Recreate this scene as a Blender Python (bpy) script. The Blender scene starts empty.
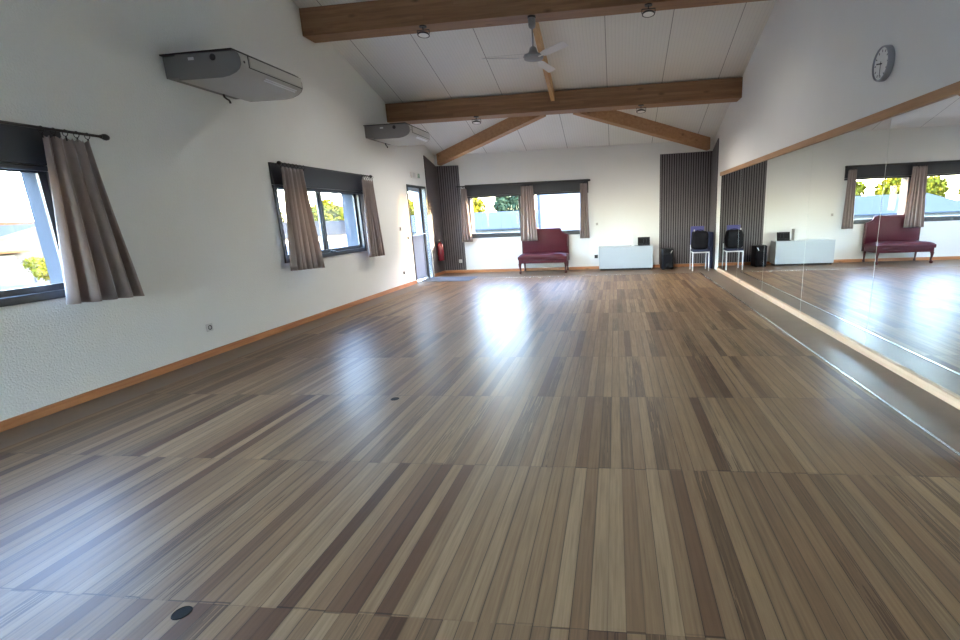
import bpy, bmesh, math, random
from mathutils import Vector, Matrix
random.seed(7)
C = bpy.context.scene.collection
PI = math.pi

# ------------------------------------------------------------------ helpers
class MB:
    """collects shapes into one mesh"""
    def __init__(s): s.bm = bmesh.new()
    def box(s, x0, x1, y0, y1, z0, z1, bev=0.0, seg=2):
        b = bmesh.new()
        vs = [b.verts.new((x, y, z)) for x in (x0, x1) for y in (y0, y1) for z in (z0, z1)]
        for f in ((0,1,3,2),(4,6,7,5),(0,4,5,1),(2,3,7,6),(0,2,6,4),(1,5,7,3)):
            b.faces.new([vs[i] for i in f])
        bmesh.ops.recalc_face_normals(b, faces=b.faces)
        if bev: bmesh.ops.bevel(b, geom=b.edges[:], offset=bev, segments=seg, affect='EDGES', profile=0.5)
        s._add(b); return s
    def prism(s, pts, axis, a, c, bev=0.0, seg=2):
        """pts: outline in the two other axes, extruded along axis from a to c"""
        b = bmesh.new()
        def P(p, t):
            return {0:(t,p[0],p[1]),1:(p[0],t,p[1]),2:(p[0],p[1],t)}[axis]
        v0 = [b.verts.new(P(p, a)) for p in pts]; v1 = [b.verts.new(P(p, c)) for p in pts]
        b.faces.new(v0); b.faces.new(v1[::-1])
        n = len(pts)
        for i in range(n): b.faces.new((v0[i], v1[i], v1[(i+1)%n], v0[(i+1)%n]))
        bmesh.ops.recalc_face_normals(b, faces=b.faces)
        if bev: bmesh.ops.bevel(b, geom=b.edges[:], offset=bev, segments=seg, affect='EDGES', profile=0.5)
        s._add(b); return s
    def tube(s, pts, r, n=10, caps=True):
        """round tube along points; r a number or one radius per point"""
        b = bmesh.new(); pts = [Vector(p) for p in pts]
        rs = r if isinstance(r, (list, tuple)) else [r]*len(pts)
        rings = []; up = None
        for i, p in enumerate(pts):
            t = (pts[min(i+1, len(pts)-1)] - pts[max(i-1, 0)]).normalized()
            if up is None:
                up = Vector((0,0,1)) if abs(t.z) < .9 else Vector((0,1,0))
            u = (up - t*up.dot(t)).normalized(); w = t.cross(u); up = u
            rings.append([b.verts.new(p + (u*math.cos(2*PI*k/n) + w*math.sin(2*PI*k/n))*rs[i]) for k in range(n)])
        for i in range(len(rings)-1):
            for k in range(n): b.faces.new((rings[i][k], rings[i][(k+1)%n], rings[i+1][(k+1)%n], rings[i+1][k]))
        if caps: b.faces.new(rings[0][::-1]); b.faces.new(rings[-1])
        bmesh.ops.recalc_face_normals(b, faces=b.faces)
        s._add(b); return s
    def lathe(s, prof, n=24, mat=None):
        """prof: (radius, height) pairs turned about z, then moved by mat"""
        b = bmesh.new(); rings = []
        for r, z in prof:
            if r < 1e-6: rings.append([b.verts.new((0,0,z))])
            else: rings.append([b.verts.new((r*math.cos(2*PI*k/n), r*math.sin(2*PI*k/n), z)) for k in range(n)])
        for A, B in zip(rings, rings[1:]):
            for k in range(n):
                q = [A[k % len(A)], A[(k+1) % len(A)], B[(k+1) % len(B)], B[k % len(B)]]
                u = []
                for v in q:
                    if v not in u: u.append(v)
                if len(u) > 2: b.faces.new(u)
        bmesh.ops.recalc_face_normals(b, faces=b.faces)
        if mat: bmesh.ops.transform(b, matrix=mat, verts=b.verts)
        s._add(b); return s
    def ball(s, c, r, sub=2):
        b = bmesh.new()
        rr = r if isinstance(r, (tuple, list)) else (r, r, r)
        bmesh.ops.create_icosphere(b, subdivisions=sub, radius=1, matrix=Matrix.Translation(c) @ Matrix.Diagonal((*rr, 1)))
        s._add(b); return s
    def ring(s, c, R, r, axis, n=16, m=6):
        b = bmesh.new(); g = []
        for i in range(n):
            a = 2*PI*i/n; row = []
            for j in range(m):
                t = 2*PI*j/m; q = (R + r*math.cos(t)); p = [q*math.cos(a), q*math.sin(a), r*math.sin(t)]
                p = {0:(p[2],p[0],p[1]),1:(p[0],p[2],p[1]),2:tuple(p)}[axis]
                row.append(b.verts.new((p[0]+c[0], p[1]+c[1], p[2]+c[2])))
            g.append(row)
        for i in range(n):
            for j in range(m): b.faces.new((g[i][j], g[(i+1)%n][j], g[(i+1)%n][(j+1)%m], g[i][(j+1)%m]))
        bmesh.ops.recalc_face_normals(b, faces=b.faces)
        s._add(b); return s
    def _add(s, b):
        me = bpy.data.meshes.new('tmp'); b.to_mesh(me); b.free(); s.bm.from_mesh(me); bpy.data.meshes.remove(me)
    def build(s, name, mat, parent=None, smooth=False):
        me = bpy.data.meshes.new(name); s.bm.to_mesh(me); s.bm.free()
        me.materials.append(mat)
        o = bpy.data.objects.new(name, me); C.objects.link(o)
        if parent: o.parent = parent; o.matrix_parent_inverse = Matrix.Translation(-Vector(parent.location)) @ Matrix.Identity(4)
        if smooth:
            me.polygons.foreach_set('use_smooth', [True]*len(me.polygons))
            me.set_sharp_from_angle(angle=math.radians(40))
        return o

def tag(o, label, cat, group=None, kind=None):
    o['label'] = label; o['category'] = cat
    if group: o['group'] = group
    if kind: o['kind'] = kind
    return o
def thing(name, label, cat, loc=(0,0,0), group=None, kind=None):
    o = bpy.data.objects.new(name, None); C.objects.link(o); o.location = loc; o.empty_display_size = .1
    return tag(o, label, cat, group, kind)
def dup(root, loc, label):
    """a copy of a thing with copies of its parts and sub-parts"""
    r = root.copy(); C.objects.link(r); r.location = loc; r['label'] = label
    for ch in list(root.children):
        c = ch.copy(); C.objects.link(c); c.parent = r; c.matrix_parent_inverse = ch.matrix_parent_inverse.copy()
        for g in list(ch.children):
            e = g.copy(); C.objects.link(e); e.parent = c; e.matrix_parent_inverse = g.matrix_parent_inverse.copy()
    return r

# ------------------------------------------------------------------ materials
def mat(name, col, rough=.6, metal=0.0, spec=.5, bump=None, var=0.0, vscale=8.0, coat=0.0, sheen=0.0):
    m = bpy.data.materials.new(name); m.use_nodes = True; nt = m.node_tree; b = nt.nodes['Principled BSDF']
    b.inputs['Roughness'].default_value = rough; b.inputs['Metallic'].default_value = metal
    b.inputs['Specular IOR Level'].default_value = spec; b.inputs['Coat Weight'].default_value = coat
    b.inputs['Sheen Weight'].default_value = sheen
    tc = nt.nodes.new('ShaderNodeTexCoord')
    n = nt.nodes.new('ShaderNodeTexNoise'); n.inputs['Scale'].default_value = vscale; n.inputs['Detail'].default_value = 4
    nt.links.new(tc.outputs['Object'], n.inputs['Vector'])
    r = nt.nodes.new('ShaderNodeMix'); r.data_type = 'RGBA'
    r.inputs[6].default_value = (*[c*(1-var) for c in col], 1); r.inputs[7].default_value = (*[min(1, c*(1+var)) for c in col], 1)
    nt.links.new(n.outputs['Fac'], r.inputs[0]); nt.links.new(r.outputs[2], b.inputs['Base Color'])
    if bump:
        sc, st, ds = bump
        n2 = nt.nodes.new('ShaderNodeTexNoise'); n2.inputs['Scale'].default_value = sc; n2.inputs['Detail'].default_value = 3
        nt.links.new(tc.outputs['Object'], n2.inputs['Vector'])
        bp = nt.nodes.new('ShaderNodeBump'); bp.inputs['Strength'].default_value = st; bp.inputs['Distance'].default_value = ds
        nt.links.new(n2.outputs['Fac'], bp.inputs['Height']); nt.links.new(bp.outputs['Normal'], b.inputs['Normal'])
    return m

class NT:
    """small node-graph writer"""
    def __init__(s, name):
        s.m = bpy.data.materials.new(name); s.m.use_nodes = True; s.t = s.m.node_tree; s.b = s.t.nodes['Principled BSDF']
    def n(s, kind, **kw):
        x = s.t.nodes.new(kind)
        for k, v in kw.items(): setattr(x, k, v)
        return x
    def put(s, inp, v):
        if hasattr(v, 'is_output') or isinstance(v, bpy.types.NodeSocket): s.t.links.new(v, inp)
        else: inp.default_value = v
    def math(s, op, a, b=0.0, c=0.0, clamp=False):
        x = s.n('ShaderNodeMath', operation=op, use_clamp=clamp)
        s.put(x.inputs[0], a); s.put(x.inputs[1], b); s.put(x.inputs[2], c); return x.outputs[0]
    def comb(s, x, y, z):
        q = s.n('ShaderNodeCombineXYZ'); s.put(q.inputs[0], x); s.put(q.inputs[1], y); s.put(q.inputs[2], z); return q.outputs[0]
    def noise(s, vec, scale, detail=3, rough=.5, dist=0.0):
        q = s.n('ShaderNodeTexNoise'); s.put(q.inputs['Vector'], vec); q.inputs['Scale'].default_value = scale
        q.inputs['Detail'].default_value = detail; q.inputs['Roughness'].default_value = rough; q.inputs['Distortion'].default_value = dist
        return q.outputs['Fac']
    def white(s, vec):
        q = s.n('ShaderNodeTexWhiteNoise', noise_dimensions='3D'); s.put(q.inputs['Vector'], vec); return q.outputs['Value']
    def ramp(s, f, stops, interp='LINEAR'):
        q = s.n('ShaderNodeValToRGB'); q.color_ramp.interpolation = interp; e = q.color_ramp.elements
        while len(e) < len(stops): e.new(.5)
        for i, (p, c) in enumerate(stops): e[i].position = p; e[i].color = (*c, 1)
        s.put(q.inputs[0], f); return q.outputs[0]
    def mix(s, f, a, b, mode='MIX'):
        q = s.n('ShaderNodeMix', data_type='RGBA', blend_type=mode); s.put(q.inputs[0], f)
        for i, v in ((6, a), (7, b)): s.put(q.inputs[i], v if not isinstance(v, tuple) else (*v, 1))
        return q.outputs[2]
    def pos(s):
        tc = s.n('ShaderNodeTexCoord'); sp = s.n('ShaderNodeSeparateXYZ'); s.t.links.new(tc.outputs['Object'], sp.inputs[0])
        return sp.outputs[0], sp.outputs[1], sp.outputs[2], tc.outputs['Object']
    def bump(s, h, strength, dist, normal=None):
        q = s.n('ShaderNodeBump'); q.inputs['Strength'].default_value = strength; q.inputs['Distance'].default_value = dist
        s.put(q.inputs['Height'], h)
        if normal is not None: s.put(q.inputs['Normal'], normal)
        return q.outputs['Normal']

def floor_material():
    g = NT('strip_parquet'); x, y, z, v = g.pos()
    bw, bl = .0625, 1.06
    row = g.math('FLOOR', g.math('DIVIDE', g.math('SUBTRACT', y, .28), bl))
    u = g.math('DIVIDE', x, bw); i = g.math('FLOOR', u); fu = g.math('FRACT', u)
    jit = g.math('MULTIPLY', g.math('SUBTRACT', g.white(g.comb(i, row, 3.0)), .5), .012)
    fv = g.math('FRACT', g.math('DIVIDE', g.math('SUBTRACT', g.math('ADD', y, jit), .28), bl))
    rnd = g.white(g.comb(i, row, 1.0)); rnd2 = g.white(g.comb(i, row, 2.0))
    base = g.ramp(rnd, [(0, (.1,.047,.024)), (.1, (.135,.069,.035)), (.2, (.19,.106,.053)), (.5, (.22,.128,.064)), (.8, (.245,.147,.075)), (1, (.28,.173,.091))])
    # long fibre and, on some boards, cathedral figure
    off = g.math('MULTIPLY', rnd2, 37.0)
    fib = g.noise(g.comb(g.math('MULTIPLY', x, 95.0), g.math('ADD', g.math('MULTIPLY', y, 3.0), off), off), 1.0, 4, .6)
    w = g.n('ShaderNodeTexWave', wave_type='RINGS', rings_direction='X', wave_profile='SAW')
    g.put(w.inputs['Vector'], g.comb(g.math('MULTIPLY', g.math('SUBTRACT', fu, .5), 1.6), g.math('MULTIPLY', y, .55), off)); w.inputs['Scale'].default_value = 3.2
    w.inputs['Distortion'].default_value = 5.0; w.inputs['Detail'].default_value = 2.0; w.inputs['Detail Scale'].default_value = 1.3
    fig = g.math('GREATER_THAN', rnd2, .78)
    col = g.mix(g.math('MULTIPLY', g.math('SUBTRACT', fib, .38), 1.2, clamp=True), base, (.07,.036,.019), 'MIX')
    col = g.mix(g.math('MULTIPLY', g.math('MULTIPLY', w.outputs['Fac'], fig), .7), col, (.05,.026,.015), 'MIX')
    big = g.noise(v, 1.3, 3)
    col = g.mix(g.math('MULTIPLY', g.math('SUBTRACT', big, .5), .35, clamp=True), col, (.13,.085,.055), 'MIX')
    edge_shade = g.math('MULTIPLY', g.math('SUBTRACT', 1.0, g.math('MULTIPLY', g.math('MINIMUM', fu, g.math('SUBTRACT', 1.0, fu)), 6.0), clamp=True), g.white(g.comb(i, row, 9.0)))  # soft shadow along some board edges, put into the colour
    col = g.mix(g.math('MULTIPLY', edge_shade, .55), col, (.06,.034,.02))
    e1 = g.math('LESS_THAN', fu, .035); e2 = g.math('LESS_THAN', fv, .0065)
    deep = g.math('GREATER_THAN', g.white(g.comb(i, row, 5.0)), .35)
    gap = g.math('MAXIMUM', g.math('MULTIPLY', e1, g.math('ADD', .35, g.math('MULTIPLY', deep, .5))), g.math('MULTIPLY', e2, g.math('MULTIPLY', g.white(g.comb(i, row, 6.0)), .75)))
    col = g.mix(gap, col, (.025,.015,.01))
    g.put(g.b.inputs['Base Color'], col)
    g.put(g.b.inputs['Roughness'], g.math('ADD', .31, g.math('MULTIPLY', fib, .14)))
    g.b.inputs['Specular IOR Level'].default_value = .11
    cup = g.math('MULTIPLY', g.math('SUBTRACT', rnd, .5), fu)                 # each board lies a hair out of level
    h = g.math('ADD', g.math('MULTIPLY', cup, .35), g.math('MULTIPLY', gap, -.6))
    nn = g.bump(h, .35, .002)
    nn = g.bump(g.noise(g.comb(g.math('MULTIPLY', x, 5.0), g.math('MULTIPLY', y, 5.0), rnd), 1.0, 2), .12, .02, nn)
    g.put(g.b.inputs['Normal'], nn)
    return g.m

def wood_material(name, cols, axis, scale=1.0, rough=.55, knots=True, lam=0.0):
    """timber with fibre along the given axis; lam = height of the glued lamellas"""
    g = NT(name); c = list(g.pos()[:3]); v = g.pos()[3]
    f = [g.math('MULTIPLY', c[k], (1.6 if k == axis else 26.0)*scale) for k in range(3)]
    n = g.noise(g.comb(*f), 1.0, 5, .6, .6)
    col = g.ramp(n, [(.2, cols[0]), (.5, cols[1]), (.8, cols[2])])
    if lam:
        l = g.math('FLOOR', g.math('DIVIDE', c[2], lam)); cell = g.math('FLOOR', g.math('ADD', g.math('DIVIDE', c[axis], 1.3), g.math('MULTIPLY', g.white(g.comb(l, 2.0, 1.0)), 5.0)))
        col = g.mix(g.math('MULTIPLY', g.white(g.comb(l, cell, 7.0)), .35), col, tuple(q*.6 for q in cols[0]))
    if knots:
        kv = g.comb(*[g.math('MULTIPLY', c[k], (1.8 if k == axis else 4.5)*scale) for k in range(3)])
        vo = g.n('ShaderNodeTexVoronoi'); g.put(vo.inputs['Vector'], kv); vo.inputs['Scale'].default_value = 1.0
        k = g.math('SUBTRACT', 1.0, g.math('MULTIPLY', vo.outputs['Distance'], 7.0), clamp=True)
        col = g.mix(g.math('MULTIPLY', k, .75), col, tuple(q*.3 for q in cols[0]))
    g.put(g.b.inputs['Base Color'], col); g.b.inputs['Roughness'].default_value = rough
    g.b.inputs['Specular IOR Level'].default_value = .35
    g.put(g.b.inputs['Normal'], g.bump(n, .15, .003))
    return g.m

def ceiling_material():
    g = NT('ribbed_ceiling_panel'); x, y, z, v = g.pos()
    fx = g.math('FRACT', g.math('DIVIDE', g.math('ADD', x, .147), .974))
    seam = g.math('LESS_THAN', g.math('ABSOLUTE', g.math('SUBTRACT', fx, .5)), .005)
    cross = g.math('MULTIPLY', g.math('LESS_THAN', g.math('ABSOLUTE', g.math('SUBTRACT', y, 8.62)), .006), g.math('LESS_THAN', g.math('ABSOLUTE', g.math('SUBTRACT', x, 2.77)), .49))
    rib = g.math('SINE', g.math('MULTIPLY', x, 2*PI/.054))
    col = g.mix(g.math('MULTIPLY', g.noise(v, 1.5, 3), .2), (.72,.72,.7), (.62,.62,.6))
    col = g.mix(g.math('MULTIPLY', g.math('GREATER_THAN', rib, .8), .12), col, (.3,.3,.3))
    col = g.mix(g.math('ADD', seam, g.math('MULTIPLY', cross, .4), clamp=True), col, (.22,.22,.22))
    g.put(g.b.inputs['Base Color'], col); g.b.inputs['Roughness'].default_value = .5; g.b.inputs['Specular IOR Level'].default_value = .3
    g.put(g.b.inputs['Normal'], g.bump(rib, .15, .003))
    return g.m

def glass_material():
    g = NT('window_glass'); t = g.t; o = t.nodes['Material Output']; t.nodes.remove(g.b)
    lw = g.n('ShaderNodeLayerWeight'); lw.inputs[0].default_value = .5
    fac = g.math('ADD', .03, g.math('MULTIPLY', g.math('POWER', lw.outputs['Facing'], 5.0), .5))
    a = g.n('ShaderNodeBsdfTransparent'); a.inputs[0].default_value = (.96,.98,.985,1)
    b = g.n('ShaderNodeBsdfGlossy'); b.inputs['Roughness'].default_value = .02
    mx = g.n('ShaderNodeMixShader'); g.put(mx.inputs[0], fac)
    t.links.new(a.outputs[0], mx.inputs[1]); t.links.new(b.outputs[0], mx.inputs[2]); t.links.new(mx.outputs[0], o.inputs[0])
    return g.m

def mirror_material():
    m = bpy.data.materials.new('mirror_silver'); m.use_nodes = True; b = m.node_tree.nodes['Principled BSDF']
    b.inputs['Base Color'].default_value = (.8,.83,.82,1); b.inputs['Metallic'].default_value = 1; b.inputs['Roughness'].default_value = .0
    return m

def fabric_material():
    g = NT('curtain_fabric'); x, y, z, v = g.pos()
    n = g.noise(v, 60, 3); col = g.mix(n, (.285,.235,.235), (.34,.285,.285))
    d = g.n('ShaderNodeBsdfTranslucent'); g.put(d.inputs['Color'], (.34,.23,.16,1))
    mx = g.n('ShaderNodeMixShader'); mx.inputs[0].default_value = .3
    g.put(g.b.inputs['Base Color'], col); g.b.inputs['Roughness'].default_value = .42; g.b.inputs['Sheen Weight'].default_value = .25
    g.put(g.b.inputs['Normal'], g.bump(g.noise(v, 500, 2), .1, .001))
    out = g.t.nodes['Material Output']
    g.t.links.new(g.b.outputs[0], mx.inputs[1]); g.t.links.new(d.outputs[0], mx.inputs[2]); g.t.links.new(mx.outputs[0], out.inputs[0])
    return g.m

M = {}
M['wall'] = mat('white_roughcast_paint', (.76,.765,.75), .85, spec=.2, bump=(65, .55, .01), var=.02, vscale=3)
M['wall2'] = mat('white_smooth_paint', (.76,.765,.75), .8, spec=.2, bump=(120, .12, .005), var=.02, vscale=3)
M['ceiling'] = ceiling_material(); M['floor'] = floor_material()
M['border'] = mat('brown_vinyl_border', (.15,.1,.066), .36, spec=.18, var=.18, vscale=5, bump=(30, .05, .002))
M['screed'] = mat('dark_screed', (.1,.08,.065), .8)
M['beam'] = wood_material('glulam_timber', [(.2,.1,.05), (.29,.155,.078), (.36,.2,.105)], 0, 1.0, .5, True, .045)
M['rafter'] = wood_material('rafter_timber', [(.3,.155,.075), (.4,.215,.105), (.48,.27,.14)], 0, .8, .5, True)
M['batten'] = wood_material('pale_batten_timber', [(.42,.26,.13), (.52,.33,.17), (.6,.4,.22)], 1, 1.0)
M['skirting'] = wood_material('reddish_pine', [(.32,.12,.05), (.46,.2,.085), (.54,.26,.12)], 1, 1.0, .4)
M['skirting_x'] = wood_material('reddish_pine_cross', [(.32,.12,.05), (.46,.2,.085), (.54,.26,.12)], 0, 1.0, .4)
M['rail'] = wood_material('oiled_rail_timber', [(.3,.16,.075), (.42,.24,.12), (.5,.3,.16)], 1, .7, .45)
M['plinth'] = wood_material('pale_pine', [(.5,.32,.19), (.62,.42,.27), (.68,.48,.32)], 1, .8, .5)
M['alu'] = mat('brushed_aluminium', (.72,.73,.74), .25, 1)
M['anthracite'] = mat('anthracite_lacquer', (.035,.038,.045), .35, spec=.5)
M['black'] = mat('black_metal', (.014,.014,.015), .4)
M['blackplastic'] = mat('black_plastic', (.007,.007,.009), .45, spec=.2, bump=(300, .1, .001))
M['glass'] = glass_material(); M['mirror'] = mirror_material(); M['mirror_edge'] = mat('bare_glass_edge', (.5,.55,.53), .3)
M['fabric'] = fabric_material()
M['slat'] = mat('grey_slat', (.14,.125,.135), .55, var=.12, vscale=5)
M['felt'] = mat('black_felt', (.024,.02,.025), .95, spec=.1)
M['white_plastic'] = mat('white_plastic', (.72,.72,.7), .4)
M['offwhite'] = mat('offwhite_casing', (.42,.41,.385), .45)
M['grey_casing'] = mat('grey_side_casing', (.17,.16,.155), .5)
M['leather'] = mat('maroon_leather', (.068,.004,.013), .45, spec=.3, bump=(70, .15, .004), var=.2, vscale=6)
M['mahogany'] = mat('red_mahogany', (.06,.009,.011), .3, var=.2)
M['cabinet'] = mat('white_lacquer', (.45,.505,.55), .35)
M['chrome'] = mat('white_metal_tube', (.78,.78,.8), .3, .3)
M['purple'] = mat('violet_cloth', (.06,.06,.22), .8, sheen=.3, bump=(200, .2, .002))
M['bag'] = mat('black_cloth', (.006,.006,.009), .85, spec=.2, bump=(60, .35, .01))
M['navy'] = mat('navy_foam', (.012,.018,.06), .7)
M['red'] = mat('red_enamel', (.17,.006,.014), .25, coat=.4)
M['mat'] = mat('grey_ribbed_carpet', (.1,.11,.145), .9, bump=(400, .4, .003), var=.2, vscale=60)
M['green'] = mat('exit_green', (.02,.16,.06), .5)
M['clock_face'] = mat('clock_dial', (.72,.73,.72), .5)
M['clock_rim'] = mat('grey_clock_rim', (.33,.345,.38), .35, .3)
M['lens'] = mat('frosted_lens', (.85,.85,.83), .35)
M['door_panel'] = mat('blue_grey_door_panel', (.3,.35,.45), .35)
M['fanwhite'] = mat('fan_white', (.68,.69,.72), .4)
M['fangrey'] = mat('fan_grey', (.26,.27,.28), .45)
M['badge'] = mat('silver_badge', (.6,.6,.6), .3, .6)
M['cap'] = mat('dark_cap', (.012,.011,.01), .8, spec=.1)
# outdoors
M['render'] = mat('pale_facade_render', (.13,.138,.142), .9, var=.06, vscale=2, spec=0)
M['reveal'] = mat('window_reveal_render', (.042,.047,.055), .9, var=.04, spec=0)
M['rooftile'] = mat('grey_corrugated_roof', (.03,.036,.042), .7, var=.3, vscale=3, spec=0)
M['slate'] = mat('dull_slate_roof', (.011,.0125,.014), .7, spec=0)
M['gable'] = mat('pale_blue_render', (.016,.019,.022), .9, spec=0)
M['paleroof'] = mat('pale_metal_roof', (.03,.032,.034), .7, spec=0)
M['brownroof'] = mat('brown_tile_roof', (.026,.017,.01), .8, var=.25, vscale=4, spec=0)
M['leaf'] = mat('yellow_green_leaves', (.075,.068,.006), .8, var=.5, vscale=1.5, spec=0)
M['leaf2'] = mat('grey_green_leaves', (.02,.03,.016), .8, var=.5, vscale=1.5, spec=0)
M['bark'] = mat('grey_bark', (.05,.04,.03), .9, spec=0)
M['ground'] = mat('pale_concrete_yard', (.055,.06,.062), .9, var=.15, vscale=.5, spec=0)

# ------------------------------------------------------------------ the room (metres; x across, y down the room, z up)
LAMPS = (12, 43)                              # watts: under the near beam, under the far beam
W, D = 6.587, 12.143
YF = -2.55                                    # wall behind the photographer
RY = 4.8                                      # roof ridge
def zc(y): return 6.407 - .2929*y if y >= RY else 6.407 - .2929*RY - .2929*(RY - y)
T = .30                                       # wall thickness

def struct(name, mb, m, label, cat, parent=None):
    o = mb.build(name, m, parent)
    if not parent: tag(o, label, cat, kind='structure')
    return o

struct('floor', MB().box(.36, 6.165, YF, 10.85, -.05, 0), M['floor'], 'strip parquet floor of narrow brown and tan boards', 'floor')
b = MB(); b.box(0, .36, YF, D, -.05, -.001); b.box(.36, 6.165, 10.85, D, -.05, -.001); b.box(6.165, W, YF, D, -.05, -.001)
struct('trim_1', b, M['border'], 'smooth dark brown border running round the parquet floor', 'floor border')
b = MB(); b.box(6.158, 6.176, YF, 10.86, -.002, .005); b.box(.36, 6.176, 10.846, 10.862, -.002, .004)
struct('trim_2', b, M['alu'], 'thin shiny metal edging strip between parquet and mirror border', 'floor trim')

def wall_with_holes(b, axis, pos0, pos1, a0, a1, ztop, holes):
    """wall slab; holes (a, b, z0, z1) sorted along the wall"""
    def bx(u0, u1, z0, z1):
        if u1-u0 < 1e-4 or z1-z0 < 1e-4: return
        if axis == 'y': b.box(pos0, pos1, u0, u1, z0, z1)
        else: b.box(u0, u1, pos0, pos1, z0, z1)
    cur = a0
    for (u0, u1, z0, z1) in holes:
        bx(cur, u0, 0 if True else 0, ztop); bx(u0, u1, 0, z0); bx(u0, u1, z1, ztop); cur = u1
    bx(cur, a1, 0, ztop)

LH = [(-1.9, .1, .86, 1.86), (1.25, 3.52, .86, 1.86), (6.05, 8.22, .86, 1.86), (10.275, 11.315, 0, 2.095)]
BH = [(.78, 2.06, .86, 1.86), (2.37, 3.63, .86, 1.86)]
b = MB(); wall_with_holes(b, 'y', -T, 0, YF, D+T, 2.6, LH)
gable = [(YF, 2.6), (D+T, 2.6), (D+T, zc(D+T)+.05), (RY, zc(RY)+.05), (YF, zc(YF)+.05)]
b.prism(gable, 0, -T, 0)
struct('wall_left', b, M['wall'], 'long white roughcast wall with windows, air conditioners and glazed door', 'wall')
b = MB(); b.box(W, W+T, YF, D+T, -.05, 2.6); b.prism(gable, 0, W, W+T)
struct('wall_right', b, M['wall2'], 'white wall above the mirrors carrying the round clock', 'wall')
b = MB(); wall_with_holes(b, 'x', D, D+T, 0, W, zc(D)+.02, BH)
struct('wall_back', b, M['wall2'], 'white end wall with two windows behind the maroon bench', 'wall')
b = MB(); b.box(-T, .5, YF-T, YF, -.05, zc(YF)+.05); b.box(1.915, W+T, YF-T, YF, -.05, zc(YF)+.05); b.box(.5, 1.915, YF-T, YF, 2.25, zc(YF)+.05); b.box(.5, 1.915, YF-T, YF, -.05, .02)
struct('wall_front', b, M['wall2'], 'white end wall with added floor length glazing behind the viewpoint', 'wall')
b = MB()
b.prism([(RY, zc(RY)), (D+T, zc(D+T)), (D+T, zc(D+T)+.1), (RY, zc(RY)+.1)], 0, -T, W+T)
b.prism([(YF-T, zc(YF-T)), (RY, zc(RY)), (RY, zc(RY)+.1), (YF-T, zc(YF-T)+.1)], 0, -T, W+T)
struct('ceiling', b, M['ceiling'], 'sloping ceiling of light grey ribbed panels with dark seams', 'ceiling')
b = MB(); b.box(0, .018, YF, 10.27, 0, .071); b.box(0, .018, 11.43, D, 0, .071)
struct('baseboard_left', b, M['skirting'], 'reddish wooden baseboard along the left white wall', 'baseboard')
b = MB(); b.box(.018, W, D-.018, D, 0, .071)
struct('baseboard_back', b, M['skirting_x'], 'reddish wooden baseboard along the back wall', 'baseboard')
struct('trim_3', MB().box(W-.032, W, 1.3, 11.2, 0, .064, .003), M['plinth'], 'pale wooden plinth under the wall mirrors', 'mirror plinth')
struct('trim_4', MB().box(W-.028, W, 1.3, 11.2, 1.997, 2.069, .003), M['rail'], 'brown wooden rail along the top of the wall mirrors', 'mirror rail')

# ------------------------------------------------------------------ windows
def window(name, label, axis, u0, u1, sign, box=None, split=True, arm=0.0):
    """frame, two sashes with a pane each and a shutter box; axis 'y': in the left wall, 'x': in the back wall"""
    t = thing(name, label, 'window', (0,0,0), kind='structure')
    def bx(mb, a, c, d0, d1, z0, z1, bev=.004):
        # d: distance into the room
        if axis == 'y': mb.box(d0, d1, a, c, z0, z1, bev)
        else: mb.box(a, c, D-d1, D-d0, z0, z1, bev)
    z0, z1 = .86, 1.86
    f = MB(); fw, ft, fb = (.05, .02, .06) if split else (.035, .02, .105)
    bx(f, u0-.01, u0+fw, -.06, .02, z0, z1); bx(f, u1-fw, u1+.01, -.06, .02, z0, z1)
    bx(f, u0+fw, u1-fw, -.06, .02, z0, z0+fb); bx(f, u0+fw, u1-fw, -.06, .02, z1-ft, z1)
    f.build('window_frame', M['anthracite'], t)
    mid = (u0+u1)/2 - .06
    if split:
        for a, c, dd in ((u0+.05, mid+.06, -.025), (mid-.03, u1-.05, -.05)):
            s = MB(); w = .05
            bx(s, a, a+w, dd-.012, dd+.012, z0+.06, z1-.02, .003); bx(s, c-w, c, dd-.012, dd+.012, z0+.06, z1-.02, .003)
            bx(s, a+w, c-w, dd-.012, dd+.012, z0+.06, z0+.11, .003); bx(s, a+w, c-w, dd-.012, dd+.012, z1-.05, z1-.02, .003)
            so = s.build('sash', M['anthracite'], t)
            p = MB(); bx(p, a+w, c-w, dd-.004, dd+.004, z0+.11, z1-.05, 0); p.build('pane', M['glass'], so)
    else:
        p = MB(); bx(p, u0+fw, u1-fw, -.034, -.026, z0+fb, z1-ft, 0); p.build('pane', M['glass'], t)
    if split and axis == 'y':
        h = MB(); bx(h, mid+.06, mid+.16, -.005, .035, z0+.055, z0+.08, .004); h.build('window_handle', M['black'], t)
    if box:
        q = MB(); bx(q, box[0], box[1], .0, .035, 1.865, 2.135, .004); bx(q, box[0], box[1], .0, .028, 1.822, 1.861, .004); q.build('shutter_box', M['anthracite'], t)
    r = MB()
    if axis == 'y':
        r.box(-T-.03, -.06, u0, u1, z0-.05, z0-.002); r.box(-T-.012, -.062, u0-.02, u0+.012, z0, z1); r.box(-T-.012, -.062, u1-.012, u1+.02, z0, z1); r.box(-T-.012, -.062, u0+.012, u1-.012, z1-.012, z1+.02)
    else:
        r.box(u0, u1, D+.06, D+T+.03, z0-.05, z0-.002); r.box(u0-.02, u0+.012, D+.062, D+T+.012, z0, z1); r.box(u1-.012, u1+.02, D+.062, D+T+.012, z0, z1); r.box(u0+.012, u1-.012, D+.062, D+T+.012, z1-.012, z1+.02)
    r.build('outer_reveal', M['reveal'], t)
    return t
window('window_1', 'dark framed window nearest the viewpoint in the left wall, pale building outside', 'y', 1.25, 3.52, 1, (1.2, 3.6))
window('window_2', 'dark framed sliding window in the left wall before the door, yellow trees outside', 'y', 6.05, 8.22, 1, (6.03, 8.38))
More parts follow.
